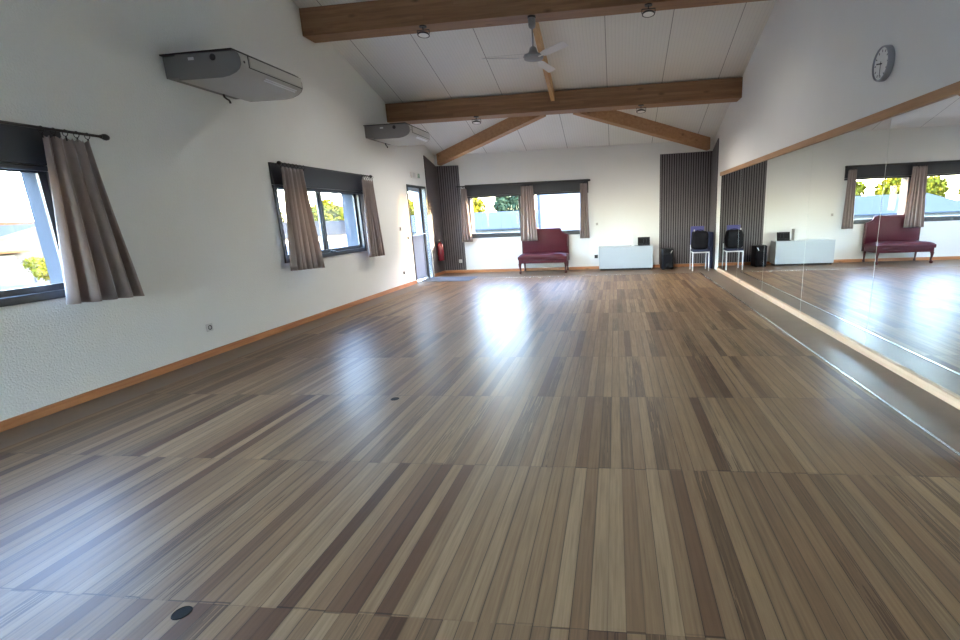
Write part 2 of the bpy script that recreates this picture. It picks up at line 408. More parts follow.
window('window_3', 'end wall window left of the middle curtain, blue roof outside', 'x', .78, 2.06, 1, (.712, 3.73), split=False)
window('window_4', 'end wall window behind the maroon bench, white building outside', 'x', 2.37, 3.63, 1, None, split=False)
window('added_window_5', 'added dark framed window, unseen, in the left wall behind the viewpoint', 'y', -1.9, .1, 1, (-1.95, .15))  # out of view, added to let more daylight in

t = thing('added_window_6', 'added floor length glazing, unseen, in the end wall behind the viewpoint', 'window', (3.3, YF, 0), kind='structure')  # unseen glazing added behind the camera to brighten the room
b = MB()
for k in range(2): b.box(.5+1.355*k, .56+1.355*k, YF-.16, YF-.08, .02, 2.25, .003)
b.box(.56, 1.855, YF-.16, YF-.08, .02, .1, .003); b.box(.56, 1.855, YF-.16, YF-.08, 2.18, 2.25, .003); b.build('window_frame', M['anthracite'], t)
for k in range(1): MB().box(.56+1.355*k, .5+1.355*(k+1), YF-.125, YF-.115, .1, 2.18).build('pane', M['glass'], t)

# ------------------------------------------------------------------ door
t = thing('door_1', 'glazed dark framed outer door with blue grey lower panel', 'door', (0, 10.3, 0), kind='structure')
b = MB(); b.box(-.08, .015, 10.275, 10.315, 0, 2.095, .003); b.box(-.08, .015, 11.275, 11.315, 0, 2.095, .003); b.box(-.08, .015, 10.315, 11.275, 2.045, 2.095, .003)
b.build('door_frame', M['anthracite'], t)
b = MB(); b.box(-.06, -.015, 10.32, 10.38, .05, 2.04, .002); b.box(-.06, -.015, 10.95, 11.0, .05, 2.04, .002); b.box(-.06, -.015, 10.38, 10.95, .05, .1, .002)
b.box(-.06, -.015, 10.38, 10.95, 1.96, 2.04, .002); b.box(-.06, -.015, 10.38, 10.95, .98, 1.03, .002)
leaf = b.build('leaf', M['door_panel'], t)
MB().box(-.05, -.03, 10.38, 10.95, .1, .98).build('lower_panel', M['door_panel'], leaf)
MB().box(-.044, -.036, 10.38, 10.95, 1.03, 1.96).build('pane', M['glass'], leaf)
b = MB(); b.tube([(0, 10.97, 1.05), (.045, 10.97, 1.05), (.05, 10.97, 1.05), (.05, 10.86, 1.05)], .009, 8); b.build('door_handle', M['alu'], leaf, True)
b = MB(); b.box(-.07, .01, 11.0, 11.085, .0, 2.045, .003); b.build('post', M['anthracite'], t)
MB().box(-.044, -.036, 11.085, 11.275, .03, 2.045).build('side_pane', M['glass'], t)
MB().box(-T, .01, 10.315, 11.275, -.03, .022, .003).build('threshold', M['alu'], t)

# ------------------------------------------------------------------ timber
b1 = [(7.217, 3.937), (7.512, 3.937), (7.512, zc(7.512)-.005), (7.217, zc(7.217)-.005)]
tag(MB().prism(b1, 0, .002, W-.002, .004).build('ceiling_beam', M['beam']), 'thick brown timber beam across the room that carries the fan', 'beam', 'timber ceiling beams', 'thing')
b2 = [(9.681, 3.21), (10.03, 3.21), (10.03, zc(10.03)-.005), (9.681, zc(9.681)-.03)]
tag(MB().prism(b2, 0, .002, W-.002, .004).build('ceiling_beam', M['beam']), 'thick brown timber beam farther down the room, where the slanting rafters meet', 'beam', 'timber ceiling beams', 'thing')
def rafter(p0, p1, label):
    p0, p1 = Vector(p0), Vector(p1); d = (p1-p0).normalized(); n = Vector((-d.y, d.x))
    if n.y < 0: n = -n
    bm = bmesh.new(); w = .1; vs = []
    for p in (p0, p1):
        for s in (0, w):
            q = p + n*s
            vs.append(bm.verts.new((q.x, q.y, zc(q.y)+.004))); vs.append(bm.verts.new((q.x, q.y, zc(q.y)-.245)))
    for f in ((0,1,3,2),(4,6,7,5),(0,4,5,1),(2,3,7,6),(0,2,6,4),(1,5,7,3)): bm.faces.new([vs[i] for i in f])
    bmesh.ops.recalc_face_normals(bm, faces=bm.faces); b = MB(); b._add(bm)
    o = b.build('rafter', M['rafter']); return tag(o, label, 'rafter', 'slanting timber rafters', 'thing')
rafter((.1, 12.03), (2.99, 10.033), 'slanting timber rafter rising from the corner by the door')
rafter((6.49, 12.03), (3.63, 10.033), 'slanting timber rafter rising from the corner above the chair')
bm = bmesh.new(); vs = []
for yy in (7.515, 9.677):
    for xx in (3.205, 3.275):
        vs.append(bm.verts.new((xx, yy, zc(yy)+.004))); vs.append(bm.verts.new((xx, yy, zc(yy)-.2)))
for f in ((0,1,3,2),(4,6,7,5),(0,4,5,1),(2,3,7,6),(0,2,6,4),(1,5,7,3)): bm.faces.new([vs[i] for i in f])
bmesh.ops.recalc_face_normals(bm, faces=bm.faces); b = MB(); b._add(bm)
tag(b.build('timber_batten', M['batten']), 'slim pale timber batten running between the two ceiling beams', 'batten', None, 'thing')

# ------------------------------------------------------------------ ribbed acoustic panels
def slats(name, label, axis, a0, a1, zt0, zt1, back, zb=.0745):
    """axis: direction the slats are spread along; zt0/zt1: top height at both ends"""
    t = thing(name, label, 'wall panel', (0,0,0), 'ribbed grey wall panels')
    def col(mb, u0, u1, d0, d1, z0):
        f = lambda u: zt0 + (zt1-zt0)*(u-a0)/(a1-a0)
        bm = bmesh.new(); vs = []
        for u in (u0, u1):
            for d in (d0, d1):
                x, y = (u, D-d) if axis == 'x' else ((d, u) if back == 'l' else (W-d, u))
                vs.append(bm.verts.new((x, y, z0))); vs.append(bm.verts.new((x, y, f(u))))
        for q in ((0,1,3,2),(4,6,7,5),(0,4,5,1),(2,3,7,6),(0,2,6,4),(1,5,7,3)): bm.faces.new([vs[i] for i in q])
        bmesh.ops.recalc_face_normals(bm, faces=bm.faces); mb._add(bm)
    g = MB(); col(g, a0, a1, .0, .01, zb); g.build('felt_backing', M['felt'], t)
    s = MB(); p = .054; n = int((a1-a0)/p); p = (a1-a0)/n
    for i in range(n): col(s, a0+i*p+.011, a0+i*p+p-.011, .01, .022, zb)
    s.build('slats', M['slat'], t)
    return t
slats('acoustic_panel', 'dark ribbed wall panel beside the glazed door, behind the fire extinguisher', 'y', 11.42, D-.024, 2.79, 2.62, 'l')
slats('acoustic_panel', 'dark ribbed wall panel left of the end wall windows', 'x', .002, .582, 2.615, 2.605, '')
slats('acoustic_panel', 'wide dark ribbed wall panel behind the black speaker and chair', 'x', 5.395, W-.001, 2.595, 2.605, '')
slats('acoustic_panel', 'narrow dark ribbed wall panel on the mirror wall by the corner', 'y', 11.56, D-.024, 2.8, 2.62, 'r', 0.0)

# ------------------------------------------------------------------ mirrors
seams = [11.13, 9.43, 7.812, 6.193, 4.574, 2.955, 1.336]
mlab = ['wall mirror panel nearest the ribbed corner', 'wall mirror panel reflecting the black speaker', 'wall mirror panel reflecting the small black screen on the white cabinet',
        'wall mirror panel reflecting the end of the maroon bench', 'wall mirror panel reflecting the middle curtain and most of the bench', 'wall mirror panel closest to the viewpoint, past the bench reflection']
for k in range(6):
    t = thing('mirror_panel', mlab[k], 'mirror', (W, seams[k+1], .064), 'wall mirror panels')
    MB().box(W-.006, W-.0005, seams[k+1]+.003, seams[k]-.002, .065, 1.996).build('mirror_glass', M['mirror'], t)
    b = MB(); b.box(W-.0065, W-.0005, seams[k+1]-.002, seams[k+1]+.003, .065, 1.996)
    b.build('glass_edge', M['mirror_edge'], t)

# ------------------------------------------------------------------ curtains
def curtain_rod(axis, u0, u1, d, z, label, ends, brackets):
    P = (lambda u, dd, zz: (dd, u, zz)) if axis == 'y' else (lambda u, dd, zz: (u, D-dd, zz))
    t = thing('curtain_rod', label, 'curtain rod', P((u0+u1)/2, 0, z), 'black curtain rods')
    MB().tube([P(u0, d, z), P(u1, d, z)], .011, 10).build('rod', M['black'], t, True)
    for u, s in ends:
        R = Matrix.Translation(P(u, d, z)) @ (Matrix.Rotation(-s*PI/2, 4, 'X') if axis == 'y' else Matrix.Rotation(s*PI/2, 4, 'Y'))
        MB().lathe([(.012, -.01), (.016, 0), (.013, .008), (.02, .015), (.026, .03), (.026, .045), (.02, .06), (.009, .07), (0, .073)], 14, R).build('finial', M['black'], t, True)
    for u in brackets:
        k = MB(); k.tube([P(u, .006, z), P(u, d, z)], .008, 8)
        k.ball(P(u, .012, z), .02, 2); k.build('bracket', M['black'], t, True)
    return t
ROD = .14
curtain_rod('y', 1.05, 3.82, ROD, 2.12, 'black curtain rod over the window nearest the viewpoint', [(3.82, 1), (1.05, -1)], [1.15, 3.45])
curtain_rod('y', 6.09, 8.42, ROD, 2.12, 'black curtain rod over the sliding window before the door', [(8.42, 1), (6.09, -1)], [6.12, 8.36])
curtain_rod('x', .6, 3.72, ROD, 2.1, 'black curtain rod over the two end wall windows', [(3.72, 1), (.6, -1)], [.66, 2.25, 3.66])

def curtain(axis, top, bot, zt, zb, label, folds, seed, amp=(.018, .04), tilt=0.0, rodz=2.12, d=ROD):
    """gathered panel: top/bot spans along the wall, falling from zt to zb (zb may be a pair for a slanting hem)"""
    rnd = random.Random(seed); nu, nv = folds*14, 22
    ph = [rnd.uniform(-1.1, 1.1) for _ in range(folds+2)]; am = [rnd.uniform(.35, 1.35) for _ in range(folds+2)]
    zb0, zb1 = zb if isinstance(zb, tuple) else (zb, zb)
    bm = bmesh.new(); g = []
    for j in range(nv+1):
        v = j/nv; row = []
        a = amp[0] + (amp[1]-amp[0])*min(1, v*1.25)
        for i in range(nu+1):
            s = i/nu; k = s*folds
            kk = int(min(k, folds-1)); f = k-kk
            f = f*f*(3-2*f); A = am[kk]*(1-f) + am[kk+1]*f
            off = a*A*math.sin(2*PI*k + ph[kk]*(1-f) + ph[kk+1]*f + .5*v*math.sin(k+seed))
            e = v**1.15
            u = (top[0]*(1-e)+bot[0]*e) + ((top[1]-top[0])*(1-e)+(bot[1]-bot[0])*e)*(s + .012*math.sin(4*PI*k+seed)*v)
            z = zt - (zt-(zb0*(1-s)+zb1*s))*v
            if j == 0: z += .008*math.cos(4*PI*k)
            dd = d + off + tilt*v
            p = (max(dd, .045), u, z) if axis == 'y' else (u, D-max(dd, .045), z)
            row.append(bm.verts.new(p))
        g.append(row)
    for j in range(nv):
        for i in range(nu): bm.faces.new((g[j][i], g[j][i+1], g[j+1][i+1], g[j+1][i]))
    b = MB(); b._add(bm)
    um = (top[0]+top[1])/2; loc = (d, um, zb0) if axis == 'y' else (um, D-d, zb0)
    t = thing('curtain', label, 'curtain', loc, 'taupe curtains')
    c = b.build('cloth', M['fabric'], t, True); c.data.polygons.foreach_set('use_smooth', [True]*len(c.data.polygons))
    so = c.modifiers.new('thickness', 'SOLIDIFY'); so.thickness = .003
    for i in range(folds+1):
        s = i/folds; u = top[0] + (top[1]-top[0])*s
        p = (d, u, rodz-.012) if axis == 'y' else (u, D-d, rodz-.012)
        r = MB(); r.ring(p, .024, .0028, 1 if axis == 'y' else 0); q = (p[0], p[1], p[2]-.024)
        r.box(q[0]-.004, q[0]+.004, q[1]-.004, q[1]+.004, zt-.015, q[2], .001); r.build('clip_ring', M['black'], t, True)
    return t
curtain('y', (3.38, 3.71), (3.24, 3.83), 2.065, (.815, .785), 'long taupe curtain hanging at the window nearest the viewpoint', 4, 3, (.016, .06))
curtain('y', (6.08, 6.55), (5.97, 6.71), 2.075, (.765, .73), 'taupe curtain covering the near end of the sliding window', 6, 11, (.016, .04))
curtain('y', (8.12, 8.5), (8.06, 8.63), 2.045, (.76, .745), 'taupe curtain at the far end of the sliding window, toward the door', 5, 5, (.014, .03))
curtain('x', (.64, .78), (.57, .84), 2.045, .775, 'narrow taupe curtain beside the ribbed panel on the end wall', 4, 8, (.015, .028), rodz=2.1)
curtain('x', (2.13, 2.42), (2.06, 2.48), 2.04, .75, 'taupe curtain between the two end windows, falling over the bench back', 5, 2, (.016, .02), .03, rodz=2.1)
curtain('x', (3.545, 3.71), (3.51, 3.745), 2.035, .765, 'narrow taupe curtain at the white cabinet end of the end wall windows', 4, 6, (.015, .028), rodz=2.1)

# ------------------------------------------------------------------ air conditioners
def air_con(y0, label):
    t = thing('air_conditioner', label, 'air conditioner', (0, y0, 2.87), 'wall air conditioners')
    L = .965; y1 = y0+L
    prof = [(.16,2.985),(.785,2.975),(.822,2.955),(.838,2.915),(.838,2.855),(.815,2.818),(.775,2.79),(.70,2.765),(.62,2.754),(.16,2.758)]
    MB().prism(prof, 1, y0+.012, y1-.012).build('body', M['offwhite'], t, True)
    side = [(x, z) for x, z in prof]
    for a, c in ((y0, y0+.012), (y1-.012, y1)):
        e = MB().prism(side, 1, a, c, .003).build('end_cap', M['grey_casing'], t)
        yy = a-.002 if a == y0 else c+.002
        k = MB(); k.lathe([(0, -.002), (.03, -.002), (.03, .002), (.02, .004), (0, .004)], 18, Matrix.Translation((.56, yy, 2.935)) @ Matrix.Rotation(PI/2, 4, 'X'))
        k.build('cover_cap', M['black'], e)
        MB().box(.3, .36, yy-.002, yy+.002, 2.925, 2.95, .001).build('rating_label', M['badge'], e)
    MB().box(-.002, .16, y0+.03, y1-.03, 2.79, 2.985, .004).build('wall_bracket', M['grey_casing'], t)
    MB().box(.001, .77, y0-.004, y1+.004, 2.986, 2.999, .002).build('shadow_gap_plate', M['black'], t)  # thin black plate drawn as the shadow gap over the unit
    # front: intake panel, louvre, badge
    MB().box(.836, .84, y0+.11, y1-.02, 2.846, 2.956, .001).build('panel_gap', M['black'], t)
    g = MB(); g.box(.838, .85, y0+.12, y1-.03, 2.853, 2.948, .004); g.build('front_panel', M['offwhite'], t)
    MB().box(.832, .842, y0+.12, y1-.06, 2.952, 2.962, .001).build('intake_slot', M['black'], t)
    s = MB()
    for k in range(2):
        x, z = .812-.02*k, 2.808-.012*k
        s.prism([(x, z), (x+.011, z+.008), (x+.013, z+.004), (x+.002, z-.004)], 1, y0+.36, y1-.1)
    s.build('louvre', M['fanwhite'], t)
    MB().lathe([(0, 0), (.012, 0), (.012, .004), (0, .004)], 14, Matrix.Translation((.836, y0+.055, 2.885)) @ Matrix.Rotation(PI/2, 4, 'Y')).build('indicator', M['black'], t)
    MB().tube([(.05, y1-.27, 2.8), (.05, y1-.262, 2.765), (.045, y1-.225, 2.752), (.04, y1-.185, 2.748), (.035, y1-.168, 2.735), (.035, y1-.166, 2.718)], .011, 8).build('drain_pipe', M['black'], t, True)
    return t
air_con(4.72, 'beige slanted air conditioner on the left wall, nearer the viewpoint')
air_con(8.7, 'beige air conditioner on the left wall below the farther beam, toward the door')

# ------------------------------------------------------------------ ceiling fan
fx, fy, fz = 3.27, 7.29, 3.937
t = thing('ceiling_fan', 'white three bladed ceiling fan hanging from the timber beam', 'ceiling fan', (fx, fy, fz))
MB().lathe([(0,0),(.055,0),(.055,-.02),(.052,-.022),(0,-.022)], 20, Matrix.Translation((fx, fy, fz))).build('mount_plate', M['black'], t, True)
MB().lathe([(.045,-.02),(.05,-.03),(.05,-.11),(.042,-.135),(.02,-.15),(.0,-.15)], 20, Matrix.Translation((fx, fy, fz))).build('canopy', M['fangrey'], t, True)
MB().tube([(fx, fy, fz-.14), (fx, fy, fz-.4)], .011, 10).build('rod', M['fangrey'], t, True)
MB().lathe([(.0,-.37),(.03,-.37),(.045,-.385),(.055,-.42),(.075,-.455),(.13,-.475),(.14,-.495),(.13,-.52),(.08,-.535),(0,-.54)], 26, Matrix.Translation((fx, fy, fz))).build('motor', M['fangrey'], t, True)
for k, a in enumerate((math.radians(-45), math.radians(75), math.radians(195))):
    bm = bmesh.new(); L0, L1 = .2, .69; vs = []
    for r_, w in ((L0, .038), (.28, .05), (L1-.02, .055), (L1, .048)):
        for s in (-1, 1):
            tw = -.3*s*w
            vs.append(((r_, s*w, tw), (r_, s*w, tw+.008)))
    V = [[bm.verts.new(q) for q in p] for p in vs]
    for i in range(3):
        a0, b0, a1, b1_ = V[2*i], V[2*i+1], V[2*i+2], V[2*i+3]
        bm.faces.new((a0[0], b0[0], b1_[0], a1[0])); bm.faces.new((a0[1], a1[1], b1_[1], b0[1]))
        bm.faces.new((a0[0], a1[0], a1[1], a0[1])); bm.faces.new((b0[0], b0[1], b1_[1], b1_[0]))
    bm.faces.new((V[0][0], V[0][1], V[1][1], V[1][0])); bm.faces.new((V[6][0], V[7][0], V[7][1], V[6][1]))
    bmesh.ops.recalc_face_normals(bm, faces=bm.faces)
    X = Matrix.Translation((fx, fy, fz-.515)) @ Matrix.Rotation(a, 4, 'Z')
    bmesh.ops.transform(bm, matrix=X, verts=bm.verts)
    b = MB(); b._add(bm); bl = b.build('blade', M['fanwhite'], t)
    q = MB(); q.box(.1, .24, -.016, .016, -.006, .0, .001); bmesh.ops.transform(q.bm, matrix=X, verts=q.bm.verts); q.build('blade_arm', M['white_plastic'], bl)

# ------------------------------------------------------------------ spotlights under the beams
def spot(x, y, z, label):
    t = thing('spotlight', label, 'spotlight', (x, y, z), 'small spotlights under the beams')
    X = Matrix.Translation((x, y, z))
    MB().lathe([(0,0),(.05,0),(.05,-.014),(.0,-.014)], 18, X).build('base', M['black'], t)
    s = MB(); s.box(x-.006, x+.006, y-.006, y+.006, z-.05, z-.012)
    s.box(x-.088, x+.088, y-.006, y+.006, z-.054, z-.046, .001)
    for k in (-1, 1): s.box(x+k*.085-.004, x+k*.085+.004, y-.006, y+.006, z-.1, z-.046, .001)
    s.build('yoke', M['black'], t)
    Y = X @ Matrix.Translation((0,0,-.1)) @ Matrix.Rotation(math.radians(-6), 4, 'X')
    MB().lathe([(0,.03),(.03,.03),(.05,.018),(.078,.004),(.084,-.004),(.084,-.016),(.07,-.016),(.07,-.006),(0,-.006)], 26, Y).build('ring', M['black'], t, True)
    MB().lathe([(0,-.013),(.03,-.014),(.07,-.0135),(.07,-.007),(0,-.007)], 26, Y).build('lens', M['lens'], t)
    return t
s0 = spot(1.755, 7.27, 3.937, 'small round spotlight under the fan beam, on the air conditioner side of the fan')
for p, l in (((4.81, 7.27, 3.937), 'small round spotlight under the fan beam, on the mirror side of the fan'),
             ((1.765, 9.72, 3.21), 'small round spotlight under the farther beam, toward the door'),
             ((4.84, 9.72, 3.21), 'small round spotlight under the farther beam, toward the mirrors')):
    dup(s0, p, l)

for o in [q for q in bpy.data.objects if q.name.startswith('spotlight')]:
    l = bpy.data.lights.new('lamp', 'SPOT'); l.energy = LAMPS[o.location.y > 8.5]; l.spot_size = math.radians(165); l.spot_blend = 1; l.shadow_soft_size = .045; l.color = (1, .95, .87)
    q = bpy.data.objects.new('lamp', l); C.objects.link(q); q.location = o.location + Vector((0, 0, -.15))

# ------------------------------------------------------------------ clock
cy_, cz_ = 4.765, 2.442
t = thing('wall_clock', 'round grey rimmed wall clock on the white wall above the mirrors', 'clock', (W, cy_, cz_))
X = Matrix.Translation((W-.001, cy_, cz_)) @ Matrix.Rotation(-PI/2, 4, 'Y')
MB().lathe([(.119,.034),(.12,.045),(.125,.05),(.131,.046),(.135,.03),(.135,0),(0,0)], 40, X).build('rim', M['clock_rim'], t, True)
face = MB().lathe([(0,.032),(.1195,.032),(.1195,.036),(0,.036)], 40, X).build('face', M['clock_face'], t)
for h in range(12):
    q = MB(); q.box(-.004, .004, .088, .107, .0362, .0372)
    bmesh.ops.transform(q.bm, matrix=X @ Matrix.Rotation(2*PI*h/12, 4, 'Z'), verts=q.bm.verts); q.build('hour_mark', M['black'], face)
def hand(name, ang, l, w, z):
    q = MB(); q.box(-.018, l, -w, w, z, z+.002)
    bmesh.ops.transform(q.bm, matrix=Matrix.Translation((W-.001, cy_, cz_)) @ Matrix(((0,0,-1,0),(math.cos(ang),-math.sin(ang),0,0),(math.sin(ang),math.cos(ang),0,0),(0,0,0,1))), verts=q.bm.verts)
    q.build(name, M['black'], t)
hand('hour_hand', math.radians(10), .075, .005, .039); hand('minute_hand', math.radians(-90), .095, .003, .042)

# ------------------------------------------------------------------ small wall fittings
def socket(axis, u, z, label, dark, cat='socket', s=.041):
    t = thing('wall_socket' if cat == 'socket' else 'light_switch', label, cat, (0, u, z) if axis == 'y' else (u, D, z), 'wall sockets and switches')
    m1, m2 = (M['anthracite'], M['black']) if dark == 2 else ((M['badge'], M['anthracite']) if dark else (M['white_plastic'], M['offwhite']))
    d0 = .0225 if (axis == 'x' and u < .58) else .0
    def bx(mb, a, c, e, f, z0, z1, bev): mb.box(d0+e, d0+f, a, c, z0, z1, bev) if axis == 'y' else mb.box(a, c, D-d0-f, D-d0-e, z0, z1, bev)
    p = MB(); bx(p, u-s, u+s, .0005, .011, z-s, z+s, .003); p.build('plate', m1, t)
    q = MB()
    if cat == 'socket':
        R = Matrix.Translation((d0+.012, u, z)) @ Matrix.Rotation(PI/2, 4, 'Y') if axis == 'y' else Matrix.Translation((u, D-d0-.012, z)) @ Matrix.Rotation(PI/2, 4, 'X')
        q.lathe([(0,-.003),(.024,-.003),(.026,.002),(.02,.002),(.019,-.001),(0,-.001)], 20, R); q.build('insert', m2, t)
    else:
        bx(q, u-s*.6, u+s*.6, .011, .016, z-s*.7, z+s*.7, .002); q.build('rocker', m2, t)
    return t
socket('y', 4.636, .311, 'dark and silver socket low on the left wall between the two windows', 1)
socket('y', 9.69, .3, 'small dark socket low on the left wall just before the door', 2, s=.03)
socket('y', 9.73, 1.19, 'light switch at hand height left of the door', 1, 'switch', .045)
socket('y', 10.08, .99, 'small dark switch beside the door frame', 2, 'switch', .03)
socket('x', 3.885, .308, 'dark socket low on the end wall beside the white cabinet', 2)
socket('x', 3.92, 1.086, 'white switch on the end wall above the dark socket', 0, 'switch')
socket('x', .454, .298, 'white socket low on the ribbed panel near the door mat', 0)

t = thing('exit_sign', 'small white exit sign above the glazed door', 'sign', (0, 10.8, 2.3))
MB().box(.0005, .03, 10.56, 11.02, 2.245, 2.37, .005).build('casing', M['white_plastic'], t)
MB().box(.03, .033, 10.62, 10.76, 2.262, 2.353).build('field', M['badge'], t)
b = MB(); y_ = 10.9; z_ = 2.307
b.box(.03, .034, 10.94, 10.985, 2.26, 2.352); b.ball((.032, y_, z_+.034), (.003, .011, .011), 1)
b.prism([(y_-.012, z_+.022), (y_+.012, z_+.022), (y_+.008, z_-.012), (y_-.012, z_-.012)], 0, .03, .034)
b.prism([(y_-.012, z_-.01), (y_-.002, z_-.01), (y_-.024, z_-.046), (y_-.034, z_-.042)], 0, .03, .034)
b.prism([(y_-.002, z_-.01), (y_+.008, z_-.01), (y_+.028, z_-.046), (y_+.016, z_-.048)], 0, .03, .034)
b.build('pictogram', M['green'], t)

# fire extinguisher on the ribbed panel
ex, ey = .12, 11.66
t = thing('fire_extinguisher', 'red fire extinguisher hung on the ribbed panel by the door', 'fire extinguisher', (ex, ey, .36))
Z = Matrix.Translation((ex, ey, 0))
MB().lathe([(0,.365),(.07,.365),(.08,.378),(.08,.70),(.072,.745),(.045,.78),(.024,.795),(.024,.81),(0,.81)], 24, Z).build('cylinder', M['red'], t, True)
b = MB(); b.lathe([(0,.80),(.028,.805),(.03,.84),(.016,.86),(0,.862)], 16, Z); b.build('valve', M['black'], t, True)
b = MB(); b.box(ex-.01, ex+.01, ey-.1, ey+.02, .872, .884, .003); b.box(ex-.01, ex+.01, ey-.09, ey+.01, .845, .855, .003); b.build('handle', M['black'], t)
MB().tube([(ex+.01, ey+.02, .83), (ex+.03, ey+.07, .81), (ex+.04, ey+.095, .7), (ex+.03, ey+.09, .55), (ex+.02, ey+.088, .45)], .01, 8).build('hose', M['black'], t, True)
MB().box(.0215, .045, ey-.03, ey+.03, .5, .82, .003).build('bracket', M['black'], t)

# door mat
tag(MB().prism([(.07,10.47),(1.13,10.45),(1.15,11.2),(.03,11.23)], 2, .0, .009, .002).build('door_mat', M['mat']), 'blue grey door mat on the floor inside the glazed door', 'mat')

# floor caps
for (x, y, l) in ((2.793, 1.291, 'small dark round cap set in the parquet close to the viewpoint'), (2.645, 3.385, 'small dark round cap set in the parquet farther from the viewpoint')):
    t = thing('floor_cap', l, 'floor cap', (x, y, 0), 'dark caps in the floor')
    X = Matrix.Translation((x, y, 0)); MB().lathe([(.027,.0005),(.03,.003),(.033,.0005)], 24, X).build('ring', M['cap'], t, True)
    MB().lathe([(0,.0005),(.028,.0005),(.028,.0018),(0,.0018)], 24, X).build('cap', M['cap'], t)

# ------------------------------------------------------------------ bench
def bench():
    x0, x1 = 2.08, 3.22; yf, yb = 11.45, 12.12; xm = (x0+x1)/2
    t = thing('settee', 'maroon leather bench with shaped back against the end wall', 'bench', (xm, 11.8, 0))
    b = MB(); b.box(x0, x1, yf, yb-.1, .25, .345, .012); b.build('seat_rail', M['leather'], t, True)
    # cushion with a crowned top
    bm = bmesh.new(); nx, ny = 28, 14; g = []
    for j in range(ny+1):
        r = []
        for i in range(nx+1):
            s, v = i/nx, j/ny
            x = x0-.012+(x1-x0+.024)*s; y = yf-.02+(yb-.1-yf+.02)*v
            e = (1-(2*s-1)**8)*(1-(2*v-1)**8)
            z = .405 + .06*e**.5 + .006*math.sin(9*s+2*v) - .018*math.exp(-((s-.62)/.1)**2-((v-.2)/.3)**2)
            r.append(bm.verts.new((x, y, z)))
        g.append(r)
    for j in range(ny):
        for i in range(nx): bm.faces.new((g[j][i], g[j][i+1], g[j+1][i+1], g[j+1][i]))
    edge = [g[0][i] for i in range(nx+1)] + [g[j][nx] for j in range(1, ny+1)] + [g[ny][i] for i in range(nx-1, -1, -1)] + [g[j][0] for j in range(ny-1, 0, -1)]
    prev = edge
    for zz, sh in ((.37, 1.004), (.335, .995)):
        low = [bm.verts.new((xm+(v.co.x-xm)*sh, 11.74+(v.co.y-11.74)*sh, zz)) for v in edge]
        for i in range(len(edge)): bm.faces.new((prev[i], prev[(i+1)%len(edge)], low[(i+1)%len(edge)], low[i]))
        prev = low
    bm.faces.new(prev); bmesh.ops.recalc_face_normals(bm, faces=bm.faces)
    c = MB(); c._add(bm); cu = c.build('seat_cushion', M['leather'], t, True)
    MB().tube([(x0-.01, yf-.021, .4), (xm, yf-.026, .402), (x1+.01, yf-.021, .4)], .005, 6).build('piping', M['leather'], cu, True)
    # back: flat-topped with stepped shoulders
    half = [(.57, .40), (.57, .85), (.562, .872), (.545, .884), (.51, .894), (.475, .908), (.445, .925), (.425, .943), (.413, .965), (.408, .99), (.4, 1.014), (.38, 1.028), (.35, 1.032)]
    out = [(xm+a, z) for a, z in half] + [(xm-a, z) for a, z in half[::-1]]
    bk = MB().prism(out, 1, yb-.065, yb-.005, .012, 3).build('backrest', M['leather'], t, True)
    inn = [(xm+a*.93, .45+(z-.45)*.94) for a, z in half[1:]] ; inn = [(xm+.53, .46)] + inn
    inn = inn + [(2*xm-a, z) for a, z in inn[::-1]]
    MB().prism(inn, 1, yb-.078, yb-.06, .008, 3).build('back_pad', M['leather'], bk, True)
    for sx in (x0+.004, x1-.004):
        MB().box(sx-.016, sx+.016, yb-.07, yb-.004, .25, .86, .008).build('back_post', M['mahogany'], t, True)
    for sx, sg in ((x0+.035, -1), (x1-.035, 1)):          # curved front legs on ball feet
        l = MB(); l.tube([(sx, yf+.035, .27), (sx+sg*.012, yf+.022, .225), (sx+sg*.01, yf+.024, .16), (sx, yf+.034, .09), (sx+sg*.006, yf+.024, .05)], [.036, .036, .024, .018, .022], 12)
        l.ball((sx+sg*.008, yf+.02, .034), (.036, .04, .034), 2); l.build('leg', M['mahogany'], t, True)
        l = MB(); l.tube([(sx, yb-.085, .27), (sx, yb-.08, .2), (sx, yb-.07, .08), (sx, yb-.06, .03)], [.03, .024, .018, .024], 12)
        l.ball((sx, yb-.06, .026), (.03, .03, .026), 2); l.build('leg', M['mahogany'], t, True)
bench()

# ------------------------------------------------------------------ cabinet and what stands on it
t = thing('cabinet', 'low white cabinet against the end wall right of the bench', 'cabinet', (4.59, 11.92, 0))
b = MB(); b.box(3.965, 5.218, 11.735, 12.115, .045, .535, .003); b.build('body', M['cabinet'], t)
MB().box(3.96, 5.222, 11.72, 12.117, .535, .556, .003).build('top', M['cabinet'], t)
for a, c in ((3.967, 4.59), (4.592, 5.216)): MB().box(a, c, 11.716, 11.734, .048, .533, .002).build('door', M['cabinet'], t)
MB().box(3.99, 5.19, 11.75, 12.1, 0, .045).build('plinth', M['black'], t)

t = thing('screen', 'small black screen standing on the white cabinet', 'screen', (5.02, 11.86, .556))
R = Matrix.Translation((5.02, 11.87, .557)) @ Matrix.Rotation(math.radians(-12), 4, 'X')
def lb(x0, x1, y0, y1, z0, z1, bev=0.0):
    q = MB(); q.box(x0, x1, y0, y1, z0, z1, bev); bmesh.ops.transform(q.bm, matrix=R, verts=q.bm.verts); return q
cs = lb(-.14, .14, -.006, .008, .012, .195, .003).build('casing', M['blackplastic'], t)
q = lb(-.118, .118, -.0075, -.006, .163, .168)
for a in ((-.118, -.01, .045, .05), (.02, .118, .045, .05), (-.01, -.005, .045, .155), (.06, .064, .07, .15)):
    k = lb(a[0], a[1], -.0075, -.006, a[2], a[3]); me = bpy.data.meshes.new('t'); k.bm.to_mesh(me); k.bm.free(); q.bm.from_mesh(me); bpy.data.meshes.remove(me)
q.build('screen_lines', M['anthracite'], cs)
